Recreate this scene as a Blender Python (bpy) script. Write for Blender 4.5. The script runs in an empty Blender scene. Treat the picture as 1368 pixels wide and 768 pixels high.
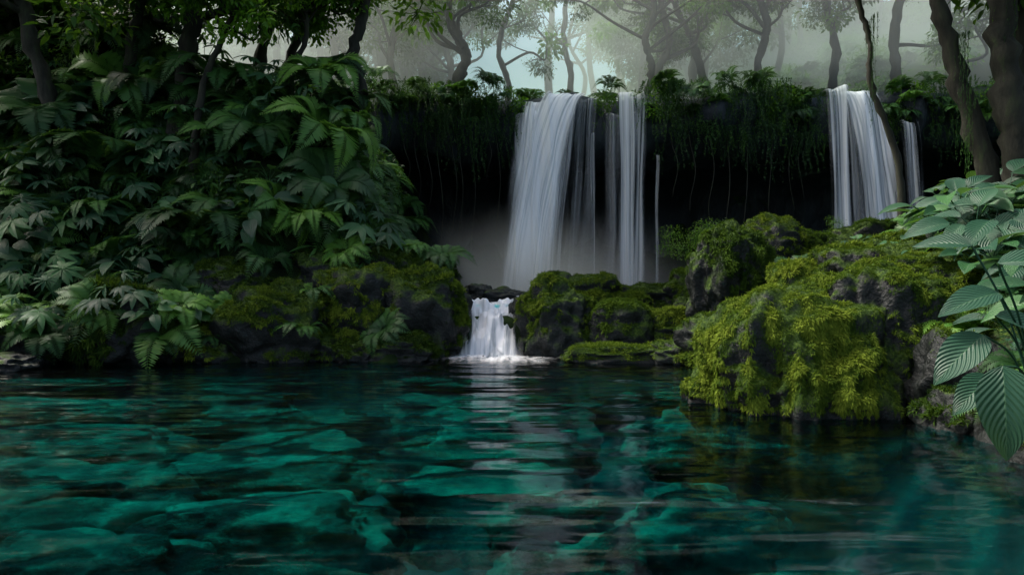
import bpy, bmesh, math, random
import numpy as np
from mathutils import Vector, noise, Euler, Matrix
rng = np.random.default_rng(7)
random.seed(7)
D = bpy.data
scene = bpy.context.scene
col = scene.collection

# ------------------------------------------------------------------ helpers
def link(o, parent=None):
    col.objects.link(o)
    if parent: o.parent = parent
    return o
def empty(name):
    e = D.objects.new(name, None); e.empty_display_size = .2
    return link(e)
def make_mesh(name, V, F, mat=None, var=None, uv=None, smooth=True, edge=None):
    V = np.asarray(V, np.float32); F = np.asarray(F, np.int32)
    me = D.meshes.new(name)
    me.vertices.add(len(V)); me.vertices.foreach_set("co", V.ravel())
    me.loops.add(F.size); me.loops.foreach_set("vertex_index", F.ravel())
    me.polygons.add(len(F))
    me.polygons.foreach_set("loop_start", np.arange(0, F.size, F.shape[1], dtype=np.int32))
    me.update(calc_edges=True)
    if smooth: me.polygons.foreach_set("use_smooth", np.ones(len(F), bool))
    if var is not None:
        a = me.attributes.new("v", 'FLOAT', 'POINT'); a.data.foreach_set("value", np.asarray(var, np.float32))
    if edge is not None:
        a = me.attributes.new("edge", 'FLOAT', 'POINT'); a.data.foreach_set("value", np.asarray(edge, np.float32))
    if uv is not None:
        l = me.uv_layers.new(name="UVMap")
        l.data.foreach_set("uv", np.asarray(uv, np.float32)[F.ravel()].ravel())
    if mat: me.materials.append(mat)
    return me
def obj(name, me, parent=None, loc=None, rot=None, scale=None):
    o = D.objects.new(name, me)
    if loc is not None: o.location = loc
    if rot is not None: o.rotation_euler = rot
    if scale is not None: o.scale = (scale,)*3 if np.isscalar(scale) else scale
    return link(o, parent)
def norm(a): return a/np.maximum(np.linalg.norm(a, axis=-1, keepdims=True), 1e-9)
def frames(d, up):
    d = norm(d); s = norm(np.cross(d, up)); n = np.cross(s, d)
    return np.stack([s, d, n], axis=-1)
def place(T, F, R, t, s, uv=None, var=None):
    N = len(t); n = len(T)
    s = np.asarray(s)
    TT = T[None]*(s[:, None, None] if s.ndim == 1 else s[:, None, :])
    V = np.einsum('nij,nkj->nki', R, TT) + t[:, None]
    FF = F[None] + (np.arange(N)*n)[:, None, None]
    out = [V.reshape(-1, 3), FF.reshape(-1, F.shape[1])]
    out.append(np.tile(uv, (N, 1)) if uv is not None else None)
    if var is None: var = rng.random(N)
    out.append(np.repeat(var, n))
    return out
def merge(parts):
    Vs, Fs, U, W = [], [], [], []; o = 0
    for V, F, uv, var in parts:
        Vs.append(V); Fs.append(F+o); o += len(V)
        U.append(uv if uv is not None else np.zeros((len(V), 2))); W.append(var)
    return np.concatenate(Vs), np.concatenate(Fs), np.concatenate(U), np.concatenate(W)
def leaf(L=1., W=.4, n=4, cols=3, fold=.25, droop=.3, peak=.4):
    V, UV = [], []
    for i in range(n+1):
        t = i/n
        w = W*.5*max(.03, (math.sin(math.pi*t**(math.log(.5)/math.log(peak))))**.8 if 0 < t < 1 else .03)
        for j in range(cols):
            u = j/(cols-1)*2-1
            V.append((u*w, t*L, fold*abs(u)*w - droop*L*t*t)); UV.append((j/(cols-1), t))
    F = []
    for i in range(n):
        for j in range(cols-1):
            a = i*cols+j; F.append((a, a+1, a+1+cols, a+cols))
    return np.array(V), np.array(F), np.array(UV)
def tube(P, R, sides=8):
    P = np.asarray(P, float); R = np.asarray(R, float); n = len(P)
    T = norm(np.gradient(P, axis=0)); V = []
    up = np.array([0.31, .92, .1])
    for i in range(n):
        s = norm(np.cross(T[i], up)); b = np.cross(T[i], s)
        a = np.linspace(0, 2*math.pi, sides, endpoint=False)
        V.append(P[i] + R[i]*(np.cos(a)[:, None]*s+np.sin(a)[:, None]*b))
    V = np.concatenate(V); F = []
    for i in range(n-1):
        for j in range(sides):
            k = (j+1) % sides
            F.append((i*sides+j, i*sides+k, (i+1)*sides+k, (i+1)*sides+j))
    return V, np.array(F)
def catmull(P, m=8):
    P = np.asarray(P, float); Q = np.vstack([2*P[0]-P[1], P, 2*P[-1]-P[-2]]); out = []
    for i in range(1, len(Q)-2):
        for k in range(m):
            t = k/m; a, b, c, d = Q[i-1], Q[i], Q[i+1], Q[i+2]
            out.append(.5*((2*b)+(c-a)*t+(2*a-5*b+4*c-d)*t*t+(3*b-a-3*c+d)*t**3))
    out.append(P[-1]); return np.array(out)
def sst(a, b, x):
    t = np.clip((x-a)/(b-a), 0, 1); return t*t*(3-2*t)

# ------------------------------------------------------------------ materials
class NT:
    def __init__(s, name):
        s.m = D.materials.new(name); s.m.use_nodes = True; s.t = s.m.node_tree; s.t.nodes.clear()
        s.out = s.n('ShaderNodeOutputMaterial')
    def n(s, typ, **kw):
        x = s.t.nodes.new(typ)
        for k, v in kw.items():
            if k.startswith('_'): setattr(x, k[1:], v)
            else: x.inputs[k.replace('__', ' ')].default_value = v
        return x
    def l(s, a, b): s.t.links.new(a, b)
    def math(s, op, a, b=None, clamp=False):
        x = s.t.nodes.new('ShaderNodeMath'); x.operation = op; x.use_clamp = clamp
        for i, v in enumerate((a, b)):
            if v is None: continue
            if hasattr(v, 'is_linked'): s.l(v, x.inputs[i])
            else: x.inputs[i].default_value = v
        return x.outputs[0]
    def ramp(s, fac, stops):
        x = s.t.nodes.new('ShaderNodeValToRGB'); e = x.color_ramp.elements
        while len(e) < len(stops): e.new(.5)
        for i, (p, c) in enumerate(stops):
            e[i].position = p; e[i].color = (*c, 1) if len(c) == 3 else c
        s.l(fac, x.inputs[0]); return x.outputs[0]
    def mix(s, f, a, b):
        x = s.t.nodes.new('ShaderNodeMix'); x.data_type = 'RGBA'
        for i, v in ((0, f), (6, a), (7, b)):
            if hasattr(v, 'is_linked'): s.l(v, x.inputs[i])
            else: x.inputs[i].default_value = v if i == 0 else (*v, 1)
        return x.outputs[2]
def leaf_mat(name, stops, rough=.42, transl=.35, veins=False, spec=.5):
    s = NT(name)
    at = s.n('ShaderNodeAttribute', _attribute_name='v'); oi = s.n('ShaderNodeObjectInfo')
    f = s.math('ADD', s.math('MULTIPLY', at.outputs['Fac'], .5), s.math('MULTIPLY', oi.outputs['Random'], .5))
    c = s.ramp(f, stops)
    p = s.n('ShaderNodeBsdfPrincipled', Roughness=rough); p.inputs['Specular IOR Level'].default_value = spec
    if veins:
        uv = s.n('ShaderNodeUVMap'); sp = s.n('ShaderNodeSeparateXYZ'); s.l(uv.outputs[0], sp.inputs[0])
        au = s.math('ABSOLUTE', s.math('SUBTRACT', sp.outputs[0], .5))
        ph = s.math('SUBTRACT', s.math('MULTIPLY', sp.outputs[1], 70.), s.math('MULTIPLY', au, 55.))
        sn = s.math('SINE', ph)
        rib = s.math('POWER', s.math('ADD', s.math('MULTIPLY', sn, .5), .5), 8.)
        mid = s.math('LESS_THAN', au, .018)
        vv = s.math('MAXIMUM', s.math('MULTIPLY', rib, .3), mid)
        c = s.mix(s.math('MULTIPLY', vv, .4), c, (.08, .18, .08))
        b = s.n('ShaderNodeBump', Strength=.5, Distance=.006); s.l(sn, b.inputs['Height']); s.l(b.outputs[0], p.inputs['Normal'])
    s.l(c, p.inputs['Base Color'])
    tr = s.n('ShaderNodeBsdfTranslucent')
    c2 = s.mix(.35, c, (.14, .26, .01)); s.l(c2, tr.inputs['Color'])
    mx = s.n('ShaderNodeMixShader'); mx.inputs[0].default_value = transl
    s.l(p.outputs[0], mx.inputs[1]); s.l(tr.outputs[0], mx.inputs[2]); s.l(mx.outputs[0], s.out.inputs[0])
    return s.m
M_fern = leaf_mat('fern_leaf', [(0, (.008, .028, .008)), (.5, (.024, .082, .019)), (.8, (.06, .16, .028)), (1, (.12, .25, .03))], rough=.5, spec=.3)
M_fernb = leaf_mat('fresh_fern_leaf', [(0, (.03, .1, .02)), (.5, (.065, .18, .03)), (1, (.13, .28, .03))], rough=.5, spec=.3)
M_broad = leaf_mat('broad_leaf', [(0, (.007, .032, .016)), (.5, (.02, .08, .03)), (1, (.075, .2, .055))], rough=.42, veins=True, transl=.3, spec=.35)
M_pale = leaf_mat('ribbed_leaf', [(0, (.008, .042, .024)), (.6, (.018, .07, .038)), (1, (.04, .11, .056))], rough=.45, veins=True, transl=.25, spec=.35)
M_canopy = leaf_mat('canopy_leaf', [(0, (.02, .06, .01)), (.45, (.045, .12, .015)), (1, (.12, .24, .02))], transl=.5, spec=.2)
M_dim = leaf_mat('dim_canopy_leaf', [(0, (.008, .03, .008)), (.6, (.024, .075, .016)), (1, (.055, .14, .02))], transl=.4, spec=.2)
M_bright = leaf_mat('bright_leaf', [(0, (.06, .16, .012)), (.5, (.12, .28, .02)), (1, (.2, .38, .03))], transl=.55, spec=.2)
M_mossb = leaf_mat('moss_strand', [(0, (.003, .009, .002)), (.34, (.013, .033, .004)), (.64, (.044, .082, .008)), (1, (.15, .2, .02))], rough=.85, transl=.25, spec=.08)

def rock_mat(name, moss_amt=.15):
    s = NT(name)
    g = s.n('ShaderNodeNewGeometry')
    sp = s.n('ShaderNodeSeparateXYZ'); s.l(g.outputs['Normal'], sp.inputs[0])
    n1 = s.n('ShaderNodeTexNoise', Scale=1.7, Detail=6.); s.l(g.outputs['Position'], n1.inputs[0])
    n2 = s.n('ShaderNodeTexNoise', Scale=28., Detail=5.); s.l(g.outputs['Position'], n2.inputs[0])
    n3 = s.n('ShaderNodeTexNoise', Scale=6., Detail=8., Roughness=.7); s.l(g.outputs['Position'], n3.inputs[0])
    m = s.math('ADD', sp.outputs[2], s.math('MULTIPLY', s.math('SUBTRACT', n1.outputs[0], .5), 1.8))
    m = s.math('ADD', m, s.math('MULTIPLY', s.math('SUBTRACT', n3.outputs[0], .5), .8))
    m = s.math('MULTIPLY', s.math('SUBTRACT', m, moss_amt), 2.5, True)
    sz = s.n('ShaderNodeSeparateXYZ'); s.l(g.outputs['Position'], sz.inputs[0])
    wl = s.math('MULTIPLY', s.math('SUBTRACT', sz.outputs[2], .05), 12., True)
    m = s.math('MULTIPLY', m, wl)
    moss = s.ramp(n2.outputs[0], [(.3, (.008, .02, .003)), (.5, (.028, .058, .006)), (.75, (.08, .12, .011))])
    rock = s.ramp(n3.outputs[0], [(.3, (.004, .005, .005)), (.55, (.011, .014, .013)), (.8, (.03, .034, .03))])
    c = s.mix(m, rock, moss)
    p = s.n('ShaderNodeBsdfPrincipled'); s.l(c, p.inputs['Base Color'])
    r = s.math('ADD', s.math('MULTIPLY', m, .5), .38); s.l(r, p.inputs['Roughness'])
    p.inputs['Specular IOR Level'].default_value = .25
    b = s.n('ShaderNodeBump', Strength=.9, Distance=.05); s.l(s.math('ADD', n3.outputs[0], s.math('MULTIPLY', n2.outputs[0], .4)), b.inputs['Height'])
    s.l(b.outputs[0], p.inputs['Normal']); s.l(p.outputs[0], s.out.inputs[0])
    return s.m
M_rock = rock_mat('mossy_rock', .1)
M_dark = rock_mat('wet_dark_rock', .8)
def simple_noise(name, stops, scale=5, rough=.8, bump=.5, dist=.05, stretch=(1, 1, 1), spec=.3):
    s = NT(name); g = s.n('ShaderNodeNewGeometry'); mp = s.n('ShaderNodeMapping'); mp.inputs['Scale'].default_value = stretch
    s.l(g.outputs['Position'], mp.inputs[0])
    n1 = s.n('ShaderNodeTexNoise', Scale=scale, Detail=8., Roughness=.65); s.l(mp.outputs[0], n1.inputs[0])
    p = s.n('ShaderNodeBsdfPrincipled', Roughness=rough); p.inputs['Specular IOR Level'].default_value = spec
    s.l(s.ramp(n1.outputs[0], stops), p.inputs['Base Color'])
    b = s.n('ShaderNodeBump', Strength=bump, Distance=dist); s.l(n1.outputs[0], b.inputs['Height']); s.l(b.outputs[0], p.inputs['Normal'])
    s.l(p.outputs[0], s.out.inputs[0]); return s.m
M_bark = simple_noise('bark', [(.3, (.01, .01, .007)), (.55, (.03, .03, .02)), (.75, (.045, .065, .022))], 7, .85, .8, .04, (1, 1, .25))
M_cliff = simple_noise('haze_tinted_cliff_rock', [(.3, (.006, .010, .014)), (.55, (.017, .025, .031)), (.8, (.038, .052, .05))], 1.2, .6, 1, .15, (1, 1, .5))  # bluish haze of the cave is painted into the rock colour
s = NT('ground_soil'); g = s.n('ShaderNodeNewGeometry'); sp = s.n('ShaderNodeSeparateXYZ'); s.l(g.outputs['Position'], sp.inputs[0])
n1 = s.n('ShaderNodeTexNoise', Scale=2.2, Detail=8.); s.l(g.outputs['Position'], n1.inputs[0])
n2 = s.n('ShaderNodeTexNoise', Scale=1.1, Detail=5., Distortion=1.2); s.l(g.outputs['Position'], n2.inputs[0])
soil = s.ramp(n1.outputs[0], [(.3, (.003, .006, .003)), (.55, (.009, .02, .005)), (.8, (.025, .05, .008))])
bed = s.ramp(n2.outputs[0], [(.35, (.0, .005, .008)), (.5, (.0, .026, .03)), (.7, (.002, .1, .085))])
f = s.math('MULTIPLY', s.math('ADD', sp.outputs[2], .12), 8., True)
p = s.n('ShaderNodeBsdfPrincipled', Roughness=.9); s.l(s.mix(f, bed, soil), p.inputs['Base Color'])
p.inputs['Specular IOR Level'].default_value = .1
b = s.n('ShaderNodeBump', Strength=.7, Distance=.08); s.l(n1.outputs[0], b.inputs['Height']); s.l(b.outputs[0], p.inputs['Normal'])
s.l(p.outputs[0], s.out.inputs[0]); M_ground = s.m
# submerged slabs: water's green absorption tint put into the stone colour, dark joints
s = NT('water_tinted_stone'); g = s.n('ShaderNodeNewGeometry')
n1 = s.n('ShaderNodeTexNoise', Scale=2.6, Detail=8., Roughness=.65); s.l(g.outputs['Position'], n1.inputs[0])
mp = s.n('ShaderNodeMapping'); mp.inputs['Scale'].default_value = (.75, 1.3, .6); s.l(g.outputs['Position'], mp.inputs[0])
vm = s.n('ShaderNodeVectorMath', _operation='MULTIPLY_ADD'); s.l(n1.outputs['Color'], vm.inputs[0]); vm.inputs[1].default_value = (.45, .45, .45); s.l(mp.outputs[0], vm.inputs[2])
vo = s.n('ShaderNodeTexVoronoi', _feature='DISTANCE_TO_EDGE', Scale=1.25); s.l(vm.outputs[0], vo.inputs['Vector'])
cr = s.math('MULTIPLY', s.math('SUBTRACT', vo.outputs['Distance'], .015), 12., True)
c = s.ramp(n1.outputs[0], [(.33, (.001, .035, .032)), (.5, (.004, .115, .085)), (.72, (.02, .3, .2))])
c = s.mix(cr, (.0, .008, .01), c)
p = s.n('ShaderNodeBsdfPrincipled', Roughness=.9); p.inputs['Specular IOR Level'].default_value = .2; s.l(c, p.inputs['Base Color'])
b = s.n('ShaderNodeBump', Strength=1., Distance=.1); s.l(s.math('ADD', n1.outputs[0], cr), b.inputs['Height']); s.l(b.outputs[0], p.inputs['Normal'])
s.l(p.outputs[0], s.out.inputs[0]); M_bedrock = s.m

def water_mat(name, tint, bump_scale, strength, stretch):
    s = NT(name); g = s.n('ShaderNodeNewGeometry'); mp = s.n('ShaderNodeMapping'); mp.inputs['Scale'].default_value = stretch
    s.l(g.outputs['Position'], mp.inputs[0])
    a = s.n('ShaderNodeTexNoise', Scale=bump_scale, Detail=1.5, Roughness=.4, Distortion=.6); s.l(mp.outputs[0], a.inputs[0])
    a2 = s.n('ShaderNodeTexNoise', Scale=bump_scale*.35, Detail=1., Distortion=.8); s.l(mp.outputs[0], a2.inputs[0])
    h = s.math('ADD', s.math('MULTIPLY', a.outputs[0], .3), a2.outputs[0])
    b = s.n('ShaderNodeBump', Strength=strength, Distance=.14); s.l(h, b.inputs['Height'])
    b2 = s.n('ShaderNodeBump', Strength=strength*.4, Distance=.12); s.l(h, b2.inputs['Height'])
    gl = s.n('ShaderNodeBsdfGlossy', Roughness=.08); s.l(b.outputs[0], gl.inputs['Normal'])
    rf = s.n('ShaderNodeBsdfRefraction', IOR=1.33, Roughness=.0); rf.inputs['Color'].default_value = (*tint, 1); s.l(b2.outputs[0], rf.inputs['Normal'])
    tr = s.n('ShaderNodeBsdfTransparent'); tr.inputs['Color'].default_value = (*tint, 1)
    fr = s.n('ShaderNodeFresnel', IOR=1.38); s.l(b2.outputs[0], fr.inputs['Normal'])
    m1 = s.n('ShaderNodeMixShader'); m1.inputs[0].default_value = .4; s.l(tr.outputs[0], m1.inputs[1]); s.l(rf.outputs[0], m1.inputs[2])
    m2 = s.n('ShaderNodeMixShader'); s.l(fr.outputs[0], m2.inputs[0]); s.l(m1.outputs[0], m2.inputs[1]); s.l(gl.outputs[0], m2.inputs[2])
    s.l(m2.outputs[0], s.out.inputs[0]); return s.m
M_water = water_mat('pool_water', (.1, .8, .82), 2.1, .62, (.42, 1.45, 1))

def fall_mat(name, us=14., vs=.35, soft=3.):
    s = NT(name); uv = s.n('ShaderNodeUVMap'); mp = s.n('ShaderNodeMapping'); mp.inputs['Scale'].default_value = (us, vs, 1)
    s.l(uv.outputs[0], mp.inputs[0])
    a = s.n('ShaderNodeTexNoise', Scale=1., Detail=5., Roughness=.6, Distortion=.15); s.l(mp.outputs[0], a.inputs[0])
    mp2 = s.n('ShaderNodeMapping'); mp2.inputs['Scale'].default_value = (us*.25, vs*.7, 1); s.l(uv.outputs[0], mp2.inputs[0])
    a2 = s.n('ShaderNodeTexNoise', Scale=1., Detail=3.); s.l(mp2.outputs[0], a2.inputs[0])
    nn = s.math('ADD', s.math('MULTIPLY', a.outputs[0], .5), s.math('MULTIPLY', a2.outputs[0], .5))
    e = s.n('ShaderNodeAttribute', _attribute_name='edge')
    f = s.math('ADD', s.math('MULTIPLY', s.math('SUBTRACT', nn, .5), soft), e.outputs['Fac'])
    f = s.math('MULTIPLY', f, s.math('MULTIPLY', e.outputs['Fac'], 2.5, True), True)
    d = s.n('ShaderNodeBsdfDiffuse'); c = s.ramp(nn, [(.36, (.68, .79, .88)), (.5, (.97, .98, .99))]); s.l(c, d.inputs[0])
    t = s.n('ShaderNodeBsdfTranslucent'); s.l(c, t.inputs[0])
    m = s.n('ShaderNodeMixShader'); m.inputs[0].default_value = .25; s.l(d.outputs[0], m.inputs[1]); s.l(t.outputs[0], m.inputs[2])
    tr = s.n('ShaderNodeBsdfTransparent'); m2 = s.n('ShaderNodeMixShader'); s.l(f, m2.inputs[0]); s.l(tr.outputs[0], m2.inputs[1]); s.l(m.outputs[0], m2.inputs[2])
    s.l(m2.outputs[0], s.out.inputs[0]); return s.m
M_fall = fall_mat('falling_water', 10., .13, 3.8)
M_casc = fall_mat('cascade_water', 12., 1.0, 3.4)

# ------------------------------------------------------------------ terrain
def fbm(x, y, sc, oc=4, z=0.):
    r = 0; a = 1
    for o in range(oc):
        r += a*noise.noise(Vector((x*sc, y*sc, z+o*7.3))); a *= .5; sc *= 2
    return r
def height(x, y):
    n = fbm(x, y, .35)
    h = -1.25 + .25*n - .35*float(sst(.5, 2.5, x))
    ly = 1.15*(y-(11.0+.5*noise.noise(Vector((x*.5, 3, 0))))) + max(0, y-12.6)*.75
    lx = 1.1 + 2.3*(-2.3-x)
    L = min(ly, lx, 4.6+.5*max(0, -4.5-x)+.3*n)
    if L > -2: h = max(h, L + .35*n)
    h = max(h, min(1.0*(-9.5-x), 6)+.3*n)
    if y > 10.5:
        h = max(h, -1.2 + 1.9*float(sst(11.6, 12.9, y)) + .08*n)
    xs = 3.9 + .3*float(1-sst(4.6, 6.2, y)) - .7*float(sst(8, 10, y))
    R = min(1.35*(x-xs), (1.0 + .2*(x-3.5) + .1*(y-7))*(.3+.7*float(sst(5.5, 8.5, y))))
    if y > 13: R = R*float(1-sst(13.0, 16.0, y)) + .6*float(sst(13., 16., y))
    if x > xs-1.5: h = max(h, R+.3*n)
    h = max(h, min(.7*(-7-y), 3)+.3*n)
    if y > 24:
        up = 6.4 + max(0, y-26)*.31 + .32*max(0, abs(x-1.5)-5) + .5*n
        h = h + (up-h)*float(sst(24.2, 25.4, y))
    return h
def grid(xs, ys, name, mat):
    V = np.array([(x, y, height(x, y)) for y in ys for x in xs]); nx = len(xs)
    idx = np.arange(len(V)).reshape(len(ys), nx)
    F = np.stack([idx[:-1, :-1], idx[:-1, 1:], idx[1:, 1:], idx[1:, :-1]], -1).reshape(-1, 4)
    return obj(name, make_mesh(name, V, F, mat))
xs = np.concatenate([np.linspace(-90, -14, 24), np.linspace(-13.7, 14, 170), np.linspace(14.5, 90, 24)])
ys = np.concatenate([np.linspace(-60, -9, 12), np.linspace(-8.5, 30, 230), np.linspace(31, 75, 26)])
grid(xs, ys, 'ground', M_ground)
def plane(name, x0, x1, y0, y1, z, mat):
    me = make_mesh(name, [(x0, y0, z), (x1, y0, z), (x1, y1, z), (x0, y1, z)], [(0, 1, 2, 3)], mat, smooth=False)
    return obj(name, me)
plane('pool_water', -14, 9, -11, 12.9, 0, M_water)
plane('upper_pool_water', -6, 14, 13.35, 24.6, .86, M_water)

# ------------------------------------------------------------------ cliff with overhang
def cliff():
    prof = [(25.5, .2), (25.0, 1.5), (24.6, 3.0), (24.0, 4.2), (22.8, 4.9), (21.2, 5.0), (20.3, 5.1), (19.9, 5.5), (19.75, 6.1), (19.95, 6.6), (20.8, 6.85), (22.5, 6.75), (24.5, 6.7), (27, 6.6)]
    P = catmull([(a, b, 0) for a, b in prof], 8)[:, :2]
    X = np.arange(-10, 34, .12); V = []
    for p in P:
        for x in X:
            n = fbm(x, p[0]+p[1]*1.3, .45, 5); n2 = fbm(x, p[1]*.35, .9, 3, 5.)
            lipv = .35*math.sin(x*.7+1)+.5*noise.noise(Vector((x*.4, 0, 9)))
            lift = .25*float(sst(6, 9, x))
            V.append((x + .25*n, p[0] + .55*n2 + (lipv if p[0] < 22.5 else 0), p[1] + .3*n + (lift if p[1] > 4 else 0)))
    nx = len(X); idx = np.arange(len(V)).reshape(len(P), nx)
    F = np.stack([idx[:-1, :-1], idx[:-1, 1:], idx[1:, 1:], idx[1:, :-1]], -1).reshape(-1, 4)
    obj('overhanging_cliff', make_mesh('overhanging_cliff', V, F, M_cliff))
cliff()

# ------------------------------------------------------------------ plant templates
Z = np.array([0, 0, 1.])
def t_fern(nf=13, L=.75, arch=.5, n=24):
    lv, lf, luv = leaf(1, .22, 2, 3, .1, .1)
    parts = []
    for i in range(nf):
        az = 2*math.pi*(i+rng.uniform(-.3, .3))/nf; l = L*rng.uniform(.7, 1.1); ar = arch*rng.uniform(.7, 1.2)
        d = np.array([math.cos(az), math.sin(az), 0]); sd = np.array([-d[1], d[0], 0])
        t = np.linspace(.1, .99, n)
        tt = np.linspace(0, 1, 12)
        cur = lambda q: d*(l*(q**.9))[:, None]*.95 + Z*((ar*1.6*q - ar*1.75*q**2.1)*l*1.4)[:, None]
        V, F = tube(cur(tt), .005*(1-tt*.8)+.001, 3); parts.append((V, F, None, np.full(len(V), .6)))
        p = cur(t); tan = norm(np.gradient(p, axis=0))
        ln = l*.30*np.sin(np.pi*np.clip(t, 0, 1)**.65)**.8+.01
        v = np.clip(rng.uniform(.1, .9)+rng.uniform(-.1, .1, n), 0, 1)
        for sg in (-1, 1):
            dd = sd*sg + tan*.45 - Z*.18 + rng.normal(0, .05, (n, 3))
            R = frames(dd, np.cross(tan, sd)*-1 + 0*dd)
            parts.append(place(lv, lf, R, p, ln, luv, v))
    return merge(parts)
def t_broad(nl=9, L=.3, W=.17, h=.35, n=7):
    lv, lf, luv = leaf(1, W/L, n, 5, .3, .35, .42); parts = []
    for i in range(nl):
        az = 2*math.pi*(i*.382)+rng.uniform(-.3, .3); hh = h*rng.uniform(.4, 1.1); rad = rng.uniform(.1, .28)*h/.35
        d = np.array([math.cos(az), math.sin(az), 0]); tip = d*rad+Z*hh
        P = catmull([np.zeros(3), d*rad*.3+Z*hh*.6, tip], 4)
        V, F = tube(P, np.full(len(P), .006), 4); parts.append((V, F, None, np.full(len(V), .7)))
        dd = (d + Z*rng.uniform(-.1, .35) + rng.normal(0, .1, 3))[None]
        parts.append(place(lv, lf, frames(dd, Z[None]+rng.normal(0, .15, 3)), tip[None], np.array([L*rng.uniform(.7, 1.15)]), luv))
    return merge(parts)
def t_palm(ns=6, h=.55, L=.3):
    lv, lf, luv = leaf(1, .3, 5, 3, .2, .35, .45); parts = []
    for i in range(ns):
        az = 2*math.pi*(i*.382)+rng.uniform(-.3, .3); hh = h*rng.uniform(.5, 1.1); rad = rng.uniform(.15, .4)
        d = np.array([math.cos(az), math.sin(az), 0]); tip = d*rad+Z*hh
        V, F = tube(catmull([np.zeros(3), d*rad*.35+Z*hh*.6, tip], 4), np.full(9, .006), 4); parts.append((V, F, None, np.full(len(V), .5)))
        k = 8; a = az + np.linspace(-2.3, 2.3, k); dd = np.stack([np.cos(a), np.sin(a), np.full(k, -.05)], 1)
        up = norm(Z+d*.35+rng.normal(0, .1, 3))
        ln = L*rng.uniform(.7, 1.1)*(1-.3*np.abs(np.linspace(-1, 1, k)))
        parts.append(place(lv, lf, frames(dd, np.tile(up, (k, 1))), np.tile(tip, (k, 1)), ln, luv, np.full(k, rng.random())))
    return merge(parts)
def t_cluster(n=170, r=.5, ll=.13, asp=.42, flat=.6):
    lv, lf, luv = leaf(1, asp, 3, 3, .2, .25)
    p = rng.normal(0, 1, (n, 3)); p = norm(p)*(rng.random((n, 1))**.45)*r; p[:, 2] *= flat
    d = norm(p)*.6 + rng.normal(0, .5, (n, 3)); d[:, 2] -= .25
    parts = [place(lv, lf, frames(d, Z+rng.normal(0, .35, (n, 3))), p, ll*rng.uniform(.6, 1.25, n), luv)]
    for i in range(9):
        e = norm(rng.normal(0, 1, 3))*r*.9; e[2] *= flat
        V, F = tube(catmull([np.zeros(3), e*.5+rng.normal(0, .04, 3), e], 3), np.linspace(.01, .003, 7), 3); parts.append((V, F, None, np.zeros(len(V))))
    return merge(parts)
def t_vine(ns=9, L=1.3, w=.6, ll=.07, dn=34):
    lv, lf, luv = leaf(1, .5, 2, 3, .2, .2); parts = []
    for i in range(ns):
        l = L*rng.uniform(.2, 1.2); m = 14; x0 = np.array([rng.uniform(-w, w), rng.uniform(-.18, .12), .1])
        t = np.linspace(0, 1, m); P = x0 + np.stack([.06*np.sin(t*5+i), .05*np.cos(t*4+i*2)-.05*t, -l*t], 1)
        V, F = tube(P, np.linspace(.008, .002, m), 3); parts.append((V, F, None, np.zeros(len(V))))
        k = int(l*dn)+3; q = rng.random(k)**1.5; pp = np.stack([np.interp(q, t, P[:, j]) for j in range(3)], 1)
        pp[:, :2] += rng.normal(0, .02, (k, 2))
        d = rng.normal(0, .8, (k, 3)); d[:, 2] = -.9; d[:, 1] -= .3
        parts.append(place(lv, lf, frames(d, rng.normal(0, .5, (k, 3))+[0, -1, .5]), pp, ll*rng.uniform(.6, 1.3, k), luv))
    return merge(parts)
def mk(fn, name, mat, count, **kw):
    out = []
    for i in range(count):
        V, F, U, W = fn(**kw); out.append(make_mesh(name, V, F, mat, W, U))
    return out
FERN = mk(t_fern, 'fern', M_fern, 3) + mk(t_fern, 'fern', M_fern, 1, nf=9, L=.9, arch=.7)
FERNB = mk(t_fern, 'fresh_fern', M_fernb, 2)
BIGF = mk(t_fern, 'frond', M_fern, 2, nf=8, L=1.5, arch=.65, n=44) + mk(t_fern, 'frond', M_fernb, 1, nf=8, L=1.4, arch=.7, n=44)
BROAD = mk(t_broad, 'broadleaf', M_broad, 3)
BLADE = mk(t_broad, 'bladeleaf', M_fern, 2, nl=14, L=.42, W=.07, h=.25)
PALM = mk(t_palm, 'palmate', M_broad, 3)
CL_DIM = mk(t_cluster, 'leaves', M_dim, 3)
CL_CAN = mk(t_cluster, 'leaves', M_canopy, 3)
CL_BRI = mk(t_cluster, 'leaves', M_bright, 2, n=120, ll=.17, asp=.5)
CL_FIN = mk(t_cluster, 'fine_leaves', M_canopy, 2, n=320, ll=.06, asp=.4)
VINE = mk(t_vine, 'vine', M_dim, 4, ll=.045, ns=12, dn=60)
VINEL = mk(t_vine, 'vine', M_canopy, 2, L=.8, ll=.045, ns=12, dn=50)
HOSTA = mk(t_broad, 'hosta', M_pale, 3, nl=7, L=.42, W=.24, h=.4, n=12)
def scatter(parent, meshes, pts, smin, smax, tilt=.25, lean=None):
    for p in pts:
        rx, ry = rng.normal(0, tilt, 2)
        if lean is not None: rx += lean[0]; ry += lean[1]
        m = Euler((rx, ry, 0)).to_matrix() @ Matrix.Rotation(rng.uniform(0, 6.28), 3, 'Z')
        me = meshes[rng.integers(len(meshes))]
        obj(me.name.split('.')[0]+'_part', me, parent, tuple(float(q) for q in p), m.to_euler(), float(rng.uniform(smin, smax)))
def on_ground(n, x0, x1, y0, y1, cond=None, dz=0., dzr=0.):
    out = []; k = 0
    while len(out) < n and k < n*30:
        k += 1
        x = rng.uniform(x0, x1); y = rng.uniform(y0, y1); z = height(x, y)
        if cond is None or cond(x, y, z): out.append((x, y, z+dz+rng.uniform(0, dzr)))
    return out

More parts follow.
